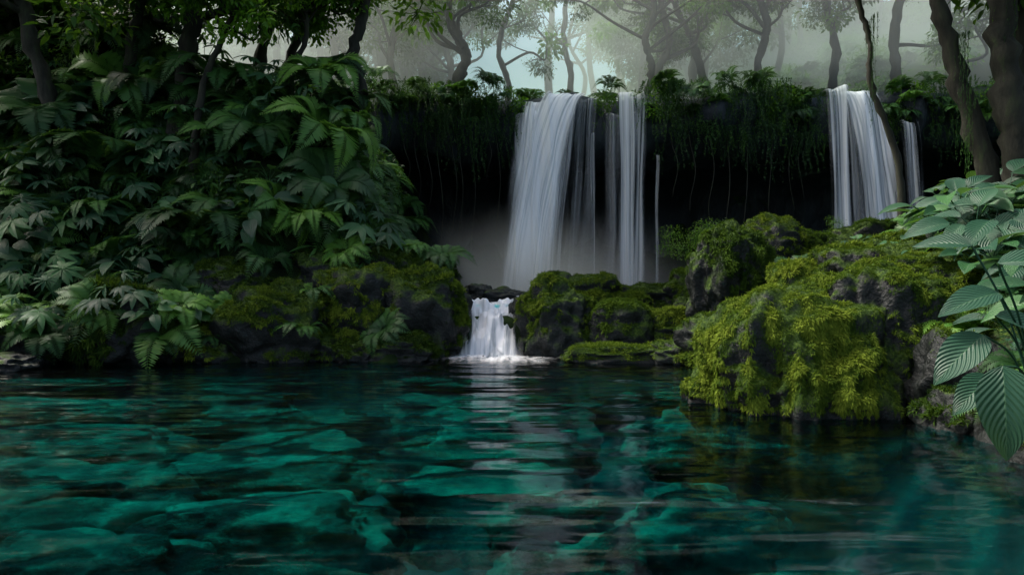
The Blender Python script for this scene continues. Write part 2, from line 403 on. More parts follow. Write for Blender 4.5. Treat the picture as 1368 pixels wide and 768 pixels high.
# ------------------------------------------------------------------ rocks
def ico(sub):
    bm = bmesh.new(); bmesh.ops.create_icosphere(bm, subdivisions=sub, radius=1)
    V = np.array([v.co for v in bm.verts]); F = np.array([[v.index for v in f.verts] for f in bm.faces]); bm.free(); return V, F
ICO = {k: ico(k) for k in (4, 5, 6)}
def rock_geo(c, r, seed, sub=5, rough=.22, drape=0.):
    V0, F = ICO[sub]; V = V0.copy(); c = np.array(c); r = np.array(r)
    V = np.sign(V)*np.abs(V)**.85
    out = np.empty_like(V)
    for i, v in enumerate(V):
        q = Vector(V0[i])*1.1+Vector((seed*3.7, seed*1.3, seed))
        d = noise.noise(q)*.75 + noise.noise(q*2.3)*.5 + (.25-abs(noise.noise(q*3.1)))*.35 + noise.noise(q*6)*.18 + noise.noise(q*14)*.11
        if drape:
            a = math.atan2(v[1], v[0]); rr = math.hypot(v[0], v[1])
            d += drape*rr*(noise.noise(Vector((a*5, v[2]*.8, seed)))+.6*noise.noise(Vector((a*13, v[2]*1.5, seed))))
        out[i] = v*(1+rough*1.5*d)
    return out*r + c, F
def blades(V, F, dens, length, hang=.6, thr=-.05, width=.2, zmin=.06, drape=False):
    a, b, c = V[F[:, 0]], V[F[:, 1]], V[F[:, 2]]
    n = np.cross(b-a, c-a); ar = np.linalg.norm(n, axis=1)*.5; n = norm(n)
    nz = n[:, 2]; cen = (a+b+c)/3
    st = np.array([1.6, 1.6, .6 if drape else 1.6])
    pn = np.array([noise.noise(Vector(p*st))+.5*noise.noise(Vector(p*st*3.3)) for p in cen])
    w = ar*np.clip((nz-thr+pn*.9)*3, 0, 1)*(cen[:, 2] > zmin)
    N = int(dens*w.sum())
    if N < 5: return None
    k = rng.choice(len(F), N, p=w/w.sum()); u = rng.random((N, 1)); v = rng.random((N, 1)); f = (u+v) > 1; u = np.where(f, 1-u, u); v = np.where(f, 1-v, v)
    P = a[k]+(b[k]-a[k])*u+(c[k]-a[k])*v - n[k]*.006
    dn = n[k]; d = dn*(.5 if drape else .75) + rng.normal(0, .26, (N, 3)); d[:, 2] -= hang*(1-np.abs(nz[k])*.7)
    lv = np.array([(-.5, 0, 0), (.5, 0, 0), (.42, .55, 0), (-.42, .55, 0), (.08, 1, -.25), (-.08, 1, -.25)]); lv[:, 0] *= width
    lf = np.array([(0, 1, 2, 3), (3, 2, 4, 5)])
    fine = np.array([noise.noise(Vector((p[0]*9, p[1]*9, p[2]*(3 if drape else 9)))) for p in cen])
    clump = np.clip(.36+.65*pn[k]+1.1*fine[k]+rng.normal(0, .15, N)+nz[k]*.22, 0, 1)
    ln = length*rng.uniform(.5, 1.4, N)*(1+.9*np.clip(pn[k]+fine[k], -.5, .8))
    o = place(lv, lf, frames(d, dn+rng.normal(0, .3, (N, 3))), P, ln, None, clump)
    return make_mesh('moss', o[0], o[1], M_mossb, o[3], smooth=False)
seedc = [0]
def B(c, r, sub=5, moss=11000, length=.04, mat=None, rough=.28, hang=.7, thr=.0, name='mossy_boulder', drape=0.):
    seedc[0] += 1
    V, F = rock_geo(c, r, seedc[0]+.37, sub, rough, drape)
    o = obj(name, make_mesh(name, V, F, mat or M_rock))
    if moss:
        m = blades(V, F, moss, length, hang, thr, drape=drape > 0)
        if m: obj('moss', m, o)
    return o
# left group
B((-3.9, 11.4, .45), (.9, .65, .75)); B((-2.75, 11.9, .8), (.68, .6, .85)); B((-1.5, 12.0, .65), (.7, .6, .9), hang=.3, thr=.2)
B((-2.2, 12.9, 1.3), (.8, .6, .65)); B((-6.2, 11.0, .5), (.95, .6, .72), moss=9000, length=.08, hang=.9, drape=.3); B((-2.55, 11.3, .08), (.38, .3, .26))
B((-5.0, 12.1, 1.2), (.7, .5, .5)); B((-1.9, 11.4, .12), (.62, .4, .3)); B((-7.6, 10.0, .02), (.6, .4, .22), moss=0, mat=M_dark, name='grey_rock')
B((-5.0, 11.2, .15), (.55, .4, .4), thr=.3); B((-7.9, 11.2, .2), (.7, .5, .4), thr=.3); B((-3.4, 12.6, 1.35), (.7, .5, .55)); B((-1.6, 13.2, 1.15), (.6, .5, .6), thr=.3)
B((-3.2, 11.3, .1), (.4, .3, .3)); B((-9.3, 11.2, .2), (.7, .5, .4))
# around cascade
B((-1.05, 13.0, .6), (.32, .4, .5), moss=0, mat=M_dark, name='wet_rock'); B((-.2, 14.6, .9), (.55, .3, .3), moss=0, mat=M_dark, name='wet_rock')
B((-.75, 14.8, .95), (.4, .3, .3), moss=0, mat=M_dark, name='wet_rock'); B((.25, 13.1, .6), (.3, .4, .45), moss=0, mat=M_dark, name='wet_rock')
B((-.5, 13.6, .68), (.16, .2, .22), moss=0, mat=M_dark, name='wet_rock')
# centre group
B((.8, 12.2, .45), (.66, .55, .78), thr=.25); B((1.9, 12.0, .4), (.62, .5, .55), thr=.4, rough=.15); B((1.6, 13.5, .95), (.75, .5, .42)); B((.85, 13.6, 1.05), (.45, .4, .36), thr=.2)
B((1.65, 11.2, .03), (.85, .4, .24), length=.03); B((2.8, 10.9, .08), (.55, .4, .28)); B((2.75, 12.2, .3), (.85, .6, .5)); B((2.9, 13.8, .8), (.8, .6, .42))
B((3.9, 13.6, 1.0), (.8, .6, .6)); B((1.2, 11.7, .05), (.3, .25, .2), thr=.4); B((2.15, 11.1, .02), (.22, .2, .1), moss=0, mat=M_dark, name='wet_rock')
B((2.3, 13.0, .75), (.4, .35, .3), thr=.5); B((3.5, 12.6, .6), (.5, .4, .45)); B((2.2, 11.5, .05), (.35, .3, .2), thr=.3)
# right group
B((3.55, 11.0, 1.25), (.66, .6, .98), sub=6, moss=14000, drape=.2); B((4.6, 12.0, 1.85), (.58, .5, .55)); B((5.5, 12.4, 1.7), (.7, .5, .5)); B((6.5, 12.2, 1.8), (1.0, .6, .5))
B((3.3, 10.3, .35), (.7, .5, .45)); B((4.2, 9.5, .85), (.8, .6, .6), moss=14000); B((4.95, 9.4, 1.15), (.8, .6, .6), moss=14000); B((5.9, 10.0, 1.5), (.8, .7, .5), moss=12000)
B((2.95, 7.1, .04), (1.1, .9, .94), sub=6, moss=56000, length=.032, hang=1.1, thr=-.1, rough=.18, drape=.45)
B((3.8, 7.3, .4), (.85, .75, .98), sub=6, moss=52000, length=.032, hang=1.1, thr=.1, rough=.18, drape=.45)
B((4.85, 7.6, 1.1), (.75, .55, .52), sub=6, moss=30000, length=.035, thr=.0)
B((4.3, 6.3, .1), (.6, .5, .62), thr=.7, moss=4000, mat=M_dark); B((4.3, 5.4, 0), (.6, .6, .5), thr=.7, moss=5000, mat=M_dark); B((5.2, 6.4, .6), (.8, .6, .8), thr=.4, moss=7000)
B((4.0, 5.9, -.05), (.45, .4, .35), moss=9000, mat=M_dark, thr=.5); B((3.9, 4.7, -.1), (.4, .4, .3), moss=9000, mat=M_dark, thr=.5)
e = empty('submerged_stones')
pts = [(-2.5, 3.7, -.62, .85), (-1.1, 3.0, -.62, .6), (-1.7, 4.8, -.62, .85), (-.2, 5.6, -.62, .8), (-3.5, 5.4, -.6, .9), (.35, 4.1, -.75, .5), (-4.5, 7.3, -.6, 1.0), (-2.3, 6.6, -.6, .9), (0.1, 7.6, -.6, .9), (2.2, 8.2, -.7, .8), (-6, 9, -.6, 1), (-.7, 9.3, -.6, .9), (-3.6, 9.0, -.5, .9), (-.2, 2.3, -.7, .42), (-1.25, 2.15, -.62, .45), (1.5, 3.4, -1.2, .6), (-4.6, 4.6, -.7, .7), (1.7, 6.0, -1.0, .7), (1.1, 2.5, -1.1, .45)]
for i, (x, y, z, r) in enumerate(pts):
    seedc[0] += 1; V, F = rock_geo((x, y, z), (r, r*.58, .4), seedc[0], 5, .3)
    top = -.2-.05*(i % 4)+.10*(V[:, 0]-x)*math.sin(i)+.12*(V[:, 1]-y)*math.cos(i*1.7); V[:, 2] = np.minimum(V[:, 2], np.minimum(top, -.08)); obj('stone_%d' % i, make_mesh('stone', V, F, M_bedrock), e)

# ------------------------------------------------------------------ waterfalls
def fall(parent, name, xt, xb, y, zt, zb, throw=.7, n=70, m=50, dens=1., mat=M_fall, seed=0, back=.7, pw=.8, wander=.05):
    V, UV, E = [], [], []
    for i in range(m+1):
        t = i/m
        for j in range(n+1):
            u = j/n
            if t < .08:
                q = t/.08; yy = y + back*(1-q); zz = zt+.08*(1-q); ft = 0
            else:
                ft = (t-.08)/.92; yy = y - throw*math.sqrt(ft)*.9; zz = zt - (zt-zb)*ft
            xl = xt[0]+(xb[0]-xt[0])*ft**pw; xr = xt[1]+(xb[1]-xt[1])*ft**pw
            xx = xl+(xr-xl)*u
            x = xx + wander*noise.noise(Vector((xx*4, ft*2.2, seed+.5)))*1.5
            yy += .12*noise.noise(Vector((xx*3.+seed, ft*1.0, seed)))+.06*noise.noise(Vector((xx*11, ft*.6, seed)))
            zz += .22*noise.noise(Vector((xx*2.5+seed, 0, 3)))*(1-ft)
            rg = .16+.14*noise.noise(Vector((seed, ft*2.5, 1))); rg2 = .16+.14*noise.noise(Vector((seed+5, ft*2.5, 1)))
            V.append((x, yy, zz)); UV.append((u*(xt[1]-xt[0])*1.2+seed*3.3, (zt-zb)*t))
            E.append(dens*float(sst(0, rg+.1, u)*sst(0, rg2+.1, 1-u))*float(sst(0, .08, t)))
    idx = np.arange(len(V)).reshape(m+1, n+1)
    F = np.stack([idx[:-1, :-1], idx[:-1, 1:], idx[1:, 1:], idx[1:, :-1]], -1).reshape(-1, 4)
    return obj(name, make_mesh(name, V, F, mat, uv=UV, edge=E), parent)
w = empty('waterfall')
fall(w, 'main_sheet', (.3, 1.85), (-.5, 1.3), 19.5, 6.5, .85, .9, seed=1, dens=.58)
fall(w, 'inner_sheet', (.7, 2.15), (-.1, 1.5), 19.7, 6.6, .85, .7, seed=2, dens=.38)
fall(w, 'bright_core', (.95, 2.2), (-.45, .95), 19.4, 6.7, .85, 1.1, seed=3, dens=.88, pw=.6)
fall(w, 'left_stream', (.3, .85), (-.25, .45), 19.45, 6.35, .85, .8, seed=21, dens=.62)
fall(w, 'right_trickle', (1.7, 2.5), (1.3, 2.2), 19.6, 6.6, .85, .5, seed=4, dens=.22)
fall(w, 'strand', (2.25, 2.4), (2.15, 2.35), 19.5, 5.6, .85, .2, seed=5, dens=.3)
fall(w, 'left_thread', (.05, .4), (.1, .3), 19.7, 6.2, 4.2, .2, seed=9, dens=.5)
w2 = empty('waterfall')
fall(w2, 'sheet', (3.0, 3.5), (2.95, 3.45), 19.4, 6.75, .85, .5, seed=6, dens=.6)
fall(w2, 'side_sheet', (3.3, 3.9), (3.2, 3.75), 19.5, 6.7, .85, .3, seed=7, dens=.45)
fall(w2, 'veil', (2.7, 3.3), (2.6, 3.2), 19.6, 6.2, .85, .3, seed=8, dens=.2)
fall(w2, 'thin_thread', (4.14, 4.24), (4.12, 4.24), 19.6, 4.9, .85, .1, seed=10, dens=.25, back=.2)
w3 = empty('waterfall')
fall(w3, 'left_sheet', (8.85, 9.5), (8.85, 9.5), 19.3, 6.8, .8, .4, seed=11, dens=.55)
fall(w3, 'middle_sheet', (9.2, 10.4), (9.8, 11.0), 19.3, 6.75, .8, .6, seed=12, dens=.7, pw=.6)
fall(w3, 'veil', (9.0, 10.4), (9.1, 10.8), 19.5, 6.75, .8, .4, seed=14, dens=.3)
fall(w3, 'right_thread', (11.0, 11.6), (11.1, 11.8), 19.4, 5.9, .8, .3, seed=13, dens=.4)
def cascade():
    V, UV, E = [], [], []; m, n = 80, 60
    for i in range(m+1):
        t = i/m; y = 13.9 - 2.35*t
        z = .9 - .12*sst(.1, .35, t) - .35*sst(.38, .62, t) - .42*sst(.6, .92, t)
        wl = -1.15+.27*sst(.15, .55, t)-.3*sst(.6, 1, t); wr = .35-.22*sst(.15, .55, t)+.26*sst(.6, 1, t)
        for j in range(n+1):
            u = j/n; x = wl+(wr-wl)*u
            zz = z + .18*noise.noise(Vector((x*4, y*2.5, 0)))+.09*noise.noise(Vector((x*11, y*4, 0))) + .12*(abs(u-.5)*2)**2*(1-t)
            V.append((x, y+.18*noise.noise(Vector((x*3, 4, t*3))), max(zz, .015))); UV.append((x, t*2.3)); E.append(.9*float(sst(0, .32, u)*sst(0, .32, 1-u)))
    idx = np.arange(len(V)).reshape(m+1, n+1)
    F = np.stack([idx[:-1, :-1], idx[:-1, 1:], idx[1:, 1:], idx[1:, :-1]], -1).reshape(-1, 4)
    w = empty('cascade'); obj('falling_water', make_mesh('cascade', V, F, M_casc, uv=UV, edge=E), w)
    V, UV, E = [(-.35, 11.6, .03)], [(0, 0)], [.9]
    for k in range(1, 11):
        for a in range(36):
            th = a/36*2*math.pi; rr = k/10; wob = 1+.25*noise.noise(Vector((math.cos(th)*1.5, math.sin(th)*1.5, 2)))
            V.append((-.35+1.6*rr*wob*math.cos(th), 11.45+1.1*rr*wob*math.sin(th), .006+.05*(1-rr)**2*(1+noise.noise(Vector((k, a*.5, 0)))))); UV.append((math.cos(th)*rr, math.sin(th)*rr)); E.append(.7*(1-rr)**1.5)
    F = []
    for k in range(0, 9):
        for a in range(36):
            b = (a+1) % 36; F.append((1+k*36+a, 1+k*36+b, 1+(k+1)*36+b, 1+(k+1)*36+a))
    obj('foam', make_mesh('foam', V, F, M_casc, uv=UV, edge=E), w)
cascade()

# ------------------------------------------------------------------ undergrowth
def lcond(x, y, z):
    if x > -5.4 and (y < 12.5 or z < 1.4): return False
    return .1 < z < 9 and x < -2.6
u = empty('fern_undergrowth')
scatter(u, FERN+FERNB, on_ground(180, -13, -2.6, 11.0, 16.5, lcond, 0, .3), .6, 1.3, lean=(.4, 0), tilt=.35)
scatter(u, BIGF, on_ground(34, -12, -3.2, 12, 15.5, lambda x, y, z: lcond(x, y, z) and z > 1.5, .2, .8), .6, 1.15, lean=(.3, .1))
scatter(u, FERN, on_ground(60, -7, -3, 14, 20, lcond), .8, 1.5, lean=(.3, .4))
u = empty('broadleaf_undergrowth')
scatter(u, BROAD, on_ground(100, -12, -2.8, 10.9, 15, lambda x, y, z: lcond(x, y, z) and z < 5, 0, .4), .7, 1.7, lean=(.4, 0), tilt=.35)
scatter(u, PALM, on_ground(75, -12, -2.8, 11, 15, lambda x, y, z: lcond(x, y, z) and z > .5, 0, .5), .7, 1.6, lean=(.3, 0), tilt=.35)
scatter(u, PALM+BROAD+FERN+FERNB, [(rng.uniform(-10, -5.2), rng.uniform(10.5, 11.2), rng.uniform(.25, .9)) for _ in range(34)], .7, 1.3, lean=(.35, .1), tilt=.3)
scatter(u, BLADE, on_ground(70, -12, -2.2, 10.9, 14, lambda x, y, z: lcond(x, y, z) and z < 3), .7, 1.3, lean=(.3, 0))
scatter(u, BLADE, [(-4.4, 11.9, 1.0), (-3.3, 12.1, 1.1), (-5.6, 11.3, .6), (-2.1, 12.9, 1.8), (-2.5, 12.7, 1.8), (-4.6, 11.2, .35)], .6, .9, lean=(.2, 0))
scatter(u, BROAD, [(-4.5, 11.7, .8), (-3.3, 11.7, .7), (-2.7, 12.6, 1.7), (-5.6, 11.5, .8), (-3.4, 11.2, .3)], .6, .9, lean=(.3, 0))
scatter(u, FERN+FERNB, [(-4.7, 11.5, .9), (-3.35, 11.6, 1.1), (-3.0, 12.3, 1.8), (-1.9, 12.9, 1.9), (-4.4, 12.1, 1.6), (-1.3, 13.0, 1.75), (-4.9, 11.0, .4), (-3.4, 11.0, .5), (-2.1, 11.3, .5)], .6, .9, lean=(.3, 0))
u = empty('bank_shrubbery')
scatter(u, CL_DIM+CL_CAN[:1], on_ground(150, -14, -3, 12, 19, lambda x, y, z: lcond(x, y, z) and z > 1.8, .15, .3), .7, 1.3, lean=(.4, 0))
scatter(u, CL_FIN, on_ground(60, -9, -3, 12.4, 16, lambda x, y, z: lcond(x, y, z), .25, .4), .5, 1.1, lean=(.4, 0))
# right bank plants
u = empty('hosta_plants')
hp = [(4.9, 6.9), (5.3, 7.3), (5.4, 6.4), (5.6, 7.9), (5.7, 8.6), (6.1, 8.3), (5.9, 7.2), (6.4, 9.2), (5.9, 6.6), (6.6, 8.7), (5.2, 7.6)]
scatter(u, HOSTA, [(x, y, max(height(x, y), .6)+.4) for x, y in hp], .7, 1.15, lean=(.2, -.3))
scatter(u, HOSTA, [(4.6, 6.2, .7), (5.1, 5.9, 1.1), (5.0, 6.5, 1.25), (4.5, 5.5, .4)], .7, 1.0, lean=(.25, -.35))
lv, lf, luv = leaf(1, .56, 16, 7, .28, .3, .40); parts = []
root = np.array([3.85, 4.95, .15])
for b_, d_, L_ in [((3.18, 4.6, .88), (-.8, -.2, -.5), .46), ((3.02, 4.2, .72), (-.15, -.3, -.85), .55), ((3.32, 4.65, 1.16), (-.9, -.1, -.12), .42), ((3.2, 4.5, 1.36), (.5, -.4, .1), .38), ((3.4, 4.8, 1.0), (.7, -.3, -.2), .42), ((3.3, 4.9, 1.5), (-.5, .3, .15), .36), ((3.25, 4.3, .95), (.6, -.5, -.3), .4), ((3.5, 5.0, .55), (-.7, -.3, -.4), .4), ((3.1, 3.9, .5), (.2, -.3, -.8), .45)]:
    b_ = np.array(b_); V, F = tube(catmull([root, (root*.5+b_*.5)+Z*.18, b_], 6), np.full(13, .008), 5); parts.append((V, F, None, np.full(len(V), .6)))
    parts.append(place(lv, lf, frames(np.array(d_, float)[None], np.array([[-.25, -.7, 1.]])+rng.normal(0, .12, 3)), b_[None], np.array([L_]), luv))
V, F, U, W = merge(parts); obj('large_leaf_plant', make_mesh('large_leaf_plant', V, F, M_pale, W, U))
rc = lambda x, y, z: z > .4 and x/y > .63
u = empty('broadleaf_plants')
scatter(u, BROAD, on_ground(60, 4.6, 9, 5.5, 12.5, rc, .1, .3), .9, 1.6, lean=(.2, -.2))
scatter(u, BROAD+BLADE+FERN+FERNB, on_ground(25, 4.3, 7, 7, 11.5, lambda x, y, z: z > .4 and x/y < .64, 0), .4, .7, lean=(.2, -.2))
scatter(u, BLADE, on_ground(40, 4.6, 9, 5, 12.5, rc, .1), .8, 1.4, lean=(.2, -.2))
u = empty('fern_plants')
scatter(u, FERN+FERNB, on_ground(70, 4.2, 10, 4.8, 13, lambda x, y, z: z > .1 and x/y > .6, .05, .3), .5, 1.0, lean=(.2, -.2))
scatter(u, FERN, [(4.4, 5.0, .35), (4.3, 5.7, .5), (4.6, 6.1, .7), (4.1, 6.0, .3), (5.0, 5.6, .7), (4.0, 5.5, .2), (4.15, 6.5, .4)], .4, .6, lean=(.3, -.3))
u = empty('leafy_shrub')
scatter(u, CL_FIN, [(3.7+rng.normal(0, .35), 13.2+rng.normal(0, .3), 2.1+rng.normal(0, .2)) for _ in range(12)], .5, .8)
scatter(u, CL_FIN, [(6.4+rng.normal(0, .6), 13.2+rng.normal(0, .3), 2.2+rng.normal(0, .15)) for _ in range(5)], .4, .6)
def lip(x): return 19.8+.35*math.sin(x*.7+1)
in_fall = lambda x: (.0 < x < 2.5) or (3.0 < x < 3.85) or (8.9 < x < 10.7)
u = empty('cliff_vines')
for x in np.concatenate([np.arange(-8, 0, .2), np.arange(4.0, 8.9, .2), np.arange(10.9, 18, .3), [2.75]]):
    for k in range(2):
        x1 = x+rng.uniform(-.15, .15); z = 6.95-1.3*rng.random()**1.4+1.3*noise.noise(Vector((x*.9, 1, 1)))
        obj('vine', VINE[rng.integers(4)] if rng.random() < .6 else VINEL[rng.integers(2)], u, (x1, lip(x1)-.3+rng.uniform(-.15, .2), min(z, 7.0)), (0, 0, rng.uniform(-.3, .3)), float(rng.uniform(.45, 1.15)))
parts = []
for x in list(np.arange(-5.4, -.2, .33))+[4.6, 5.0, 5.6, 6.1, 6.6, 7.3, 8.0, 8.4]:
    x += rng.uniform(-.1, .1); l = rng.uniform(.8, 4.2); z0 = 5.6; t = np.linspace(0, 1, 16)
    P = np.stack([x+.08*np.sin(t*6+x)+.05*t, np.full(16, lip(x)-.2)+.05*np.sin(t*9), z0-l*t], 1); V, F = tube(P, np.linspace(.018, .006, 16), 4); parts.append((V, F, None, np.zeros(len(V))))
V, F, U, W = merge(parts); obj('hanging_roots', make_mesh('hanging_roots', V, F, M_bark))
u = empty('cliff_top_foliage')
for x in np.arange(-8, 18, .11):
    if in_fall(x) and rng.random() < .95: continue
    z = rng.uniform(6.1, 7.2); me = (CL_CAN+CL_BRI[:1]+CL_FIN+FERN+FERNB)[rng.integers(12)]
    obj('foliage', me, u, (x, lip(x)-.1+rng.uniform(-.3, .6), z), (rng.normal(.3, .3), rng.normal(0, .3), rng.uniform(0, 6)), float(rng.uniform(.4, .85)))
u = empty('forest_floor_foliage')
scatter(u, CL_CAN+CL_FIN+FERN, on_ground(230, -14, 20, 24.5, 40, None, .2), .9, 1.8)
scatter(u, CL_CAN+FERN+FERNB, [(rng.uniform(-8, 16), rng.uniform(20.5, 25), 6.95) for _ in range(110) ], .5, 1.1)

# ------------------------------------------------------------------ trees
def tree(pts, r0, r1, limbs=5, crown=None, cs=(1., 1.8), ncl=3, name='tree', limb_len=3., lt=.35):
    e = empty(name); P = catmull(pts, 9); n = len(P)
    P[1:-1] += rng.normal(0, r0*.12, (n-2, 3))
    R = np.linspace(r0, r1, n)*(1+.10*rng.normal(0, 1, n)); R[0] *= 1.6; R[1] *= 1.25
    V, F = tube(P, R, 10); parts = [(V, F, None, np.zeros(len(V)))]; tips = [P[-1]]
    for i in range(limbs):
        k = int(n*rng.uniform(lt, .95)); a = rng.uniform(0, 6.28); L = limb_len*rng.uniform(.5, 1.1)
        d = np.array([math.cos(a), math.sin(a)*.7, rng.uniform(.3, .9)])
        q = [P[k], P[k]+d*L*.3+rng.normal(0, .1, 3)*L, P[k]+d*L*.65+rng.normal(0, .12, 3)*L, P[k]+d*L+rng.normal(0, .12, 3)*L]
        C = catmull(q, 5); V, F = tube(C, np.linspace(R[k]*.5, .02, len(C)), 6); parts.append((V, F, None, np.zeros(len(V))))
        tips += [C[-1], C[-5]]
        for _ in range(2):
            kk = rng.integers(5, len(C)-2); b = C[kk]; tip = b+np.array([rng.normal(0, .5), rng.normal(0, .4), rng.uniform(.0, .6)])*L*.5
            CC = catmull([b, (b+tip)/2+rng.normal(0, .08, 3), tip], 4); V, F = tube(CC, np.linspace(R[k]*.22, .012, len(CC)), 5); parts.append((V, F, None, np.zeros(len(V)))); tips.append(tip)
    V, F, U, W = merge(parts); obj('trunk_and_limbs', make_mesh('trunk', V, F, M_bark), e)
    if crown:
        for t in tips:
            for _ in range(ncl):
                obj('foliage', crown[rng.integers(len(crown))], e, tuple(t+rng.normal(0, .4, 3)*cs[1]*.5), tuple(rng.uniform(-.5, .5, 2))+(rng.uniform(0, 6),), float(rng.uniform(*cs)))
    return e
MIXC = CL_DIM+CL_CAN
tree([(-3.7, 15, 3.2), (-3.5, 15, 4.6), (-3.35, 15, 5.6), (-3.5, 15, 6.4), (-3.2, 15, 7.5), (-3.1, 15.2, 10)], .17, .09, 5, MIXC, lt=.75, ncl=2)
tree([(-5.9, 15.5, 4.5), (-5.75, 15.5, 6.2), (-5.4, 15.5, 7.7), (-5.0, 15.8, 10)], .16, .09, 5, MIXC, lt=.6, ncl=2)
tree([(-5.4, 16, 5), (-5.2, 16, 6.5), (-4.75, 16, 8), (-4.4, 16, 10.5)], .13, .08, 5, MIXC, lt=.6, ncl=2)
tree([(-6.9, 14, 4.), (-6.7, 14, 5.6), (-6.6, 14, 7), (-7.2, 14, 9)], .22, .1, 6, MIXC, lt=.5, ncl=2)
tree([(-9.4, 13.5, 2.5), (-9.2, 13.5, 5), (-9.7, 13.5, 7), (-9.0, 13.5, 9)], .2, .1, 6, MIXC, lt=.4, ncl=2)
tree([(-8.1, 14.5, 4), (-8.0, 14.3, 6), (-7.6, 14, 7.0), (-7, 13.5, 7.8)], .15, .06, 7, CL_BRI, (.7, 1.1), 2, lt=.5, limb_len=2)
tree([(-6.2, 13.2, 3.2), (-6.0, 13.2, 5.0), (-5.6, 13.2, 6.0), (-5.2, 13, 6.6)], .08, .04, 6, CL_BRI+CL_CAN, (.5, .9), 1, lt=.6, limb_len=1.5)
tree([(-4.9, 14.6, 4.2), (-4.8, 14.6, 5.6), (-4.4, 14.6, 6.6), (-4.5, 14.4, 7.6)], .07, .04, 8, CL_BRI, (.5, .9), 1, lt=.65, limb_len=1.8)
tree([(6.95, 9.6, 1.9), (6.5, 9.6, 3.4), (6.15, 9.6, 4.6), (5.9, 9.6, 5.7), (5.8, 9.8, 8)], .15, .09, 5, MIXC, lt=.75, ncl=2)
tree([(7.0, 9.3, 2.0), (6.85, 9.3, 3.2), (6.7, 9.3, 4.4), (6.75, 9.3, 5.6), (6.9, 9.3, 8)], .2, .14, 5, MIXC, lt=.7, ncl=2)
tree([(6.3, 11, 2.0), (6.2, 11, 3.3), (5.8, 11, 4.4), (5.75, 11, 5.2), (5.55, 11, 6.0), (5.7, 11, 7)], .06, .035, 6, CL_BRI, (.5, .9), 1, lt=.7, limb_len=1.6)
tree([(8.6, 10, 2.4), (8.5, 10, 4.4), (8.8, 10, 6.4), (8.6, 10, 9)], .2, .12, 6, MIXC, lt=.4, ncl=2)
tree([(7.7, 10.5, 2.4), (7.75, 10.5, 4.4), (7.9, 10.5, 6.4), (8.4, 10.8, 9)], .15, .1, 6, MIXC, lt=.5, ncl=2)
u = empty('tree_creepers')
for x, y, z in [(6.2, 9.5, 4.6), (6.35, 9.5, 4.0), (6.75, 9.2, 5.6), (6.7, 9.2, 5.0), (7.3, 9.4, 5.4), (5.75, 10.9, 5.4), (8.0, 10.3, 5.5), (-3.5, 14.9, 5.6), (-3.9, 14.8, 5.2), (-4.3, 14.9, 5.4), (-3.7, 14.8, 4.6), (-5.8, 15.3, 6), (-3.2, 14.7, 4.4), (-3.4, 14.5, 3.9), (-4.0, 14.4, 4.3), (-3.6, 14.3, 3.3)]:
    obj('vine', (VINE+VINEL)[rng.integers(6)], u, (x, y, z), (0, 0, rng.uniform(0, 6)), (.3, .3, float(rng.uniform(.9, 1.4))))
TT = [
 ([(-1.3, 21, 6.6), (-1.65, 21, 7.6), (-1.4, 21, 8.4), (-1.85, 21, 9.3), (-2.0, 21, 10.5), (-1.6, 21, 12.5)], .2, .1),
 ([(-.4, 25, 7), (-.1, 25, 8.5), (-.5, 25, 10), (.1, 25, 12), (0, 25, 14)], .13, .07),
 ([(4.2, 22, 6.8), (4.5, 22, 8.2), (4.3, 22, 9.2), (4.6, 22, 10.2), (4.2, 22, 12)], .14, .08),
 ([(5.0, 23, 6.8), (4.9, 23, 8.4), (5.3, 23, 9.4), (5.0, 23, 11), (5.4, 23, 13)], .15, .09),
 ([(7.2, 24, 7), (6.6, 24, 9), (6.3, 24, 10), (5.6, 24, 11.6), (5.6, 24, 14)], .15, .09),
 ([(8.4, 22.5, 6.8), (8.1, 22.5, 8.4), (8.4, 22.5, 9.8), (8.0, 22.5, 11.5), (8.2, 22.5, 13)], .15, .09),
 ([(10.6, 23, 6.8), (10.9, 23, 9), (10.6, 23, 11), (10.8, 23, 13)], .16, .1),
 ([(12.6, 22, 6.8), (12.3, 22, 9), (12.6, 22, 11), (12.4, 22, 13)], .18, .12),
 ([(14.6, 23, 7), (14.9, 23, 9), (14.6, 23, 11), (15, 23, 13)], .2, .12),
 ([(-3.8, 23, 7), (-4.1, 23, 9), (-3.7, 23, 11), (-4, 23, 13)], .14, .09),
 ([(-6.2, 24, 7), (-6.1, 24, 9), (-6.6, 24, 11), (-6.2, 24, 13)], .16, .1),
 ([(-2.9, 28, 7.5), (-2.5, 28, 10), (-2.9, 28, 12), (-2.3, 28, 15)], .18, .1),
 ([(2.2, 29, 8), (2.5, 29, 10), (2.2, 29, 12), (2.6, 29, 15)], .16, .1),
 ([(7.6, 28, 8), (7.4, 28, 10), (7.9, 28, 12), (7.6, 28, 15)], .18, .12)]
for i, (p, a, b) in enumerate(TT):
    mid = -1 < p[0][0] < 3.5
    tree(p, a, b, 3 if mid else 8, CL_CAN+CL_FIN+CL_BRI[:1], (.7, 1.4), 1 if mid else 2, lt=.3)
dt = empty('distant_trees')
TR = []
for k in range(4):
    P = catmull([(0, 0, 0), (rng.normal(0, .4), 0, 3), (rng.normal(0, .6), 0, 6), (rng.normal(0, .8), 0, 10)], 6)
    parts = []; V, F = tube(P, np.linspace(.22, .08, len(P)), 8); parts.append((V, F, None, np.zeros(len(V))))
    for _ in range(7):
        q = P[rng.integers(6, len(P))]; d = np.array([rng.normal(0, 1), rng.normal(0, .6), rng.uniform(.4, 1)])*2.2
        C = catmull([q, q+d*.5+rng.normal(0, .2, 3), q+d], 4); V, F = tube(C, np.linspace(.1, .02, len(C)), 5); parts.append((V, F, None, np.zeros(len(V))))
    V, F, U, W = merge(parts); TR.append(make_mesh('distant_trunk', V, F, M_bark))
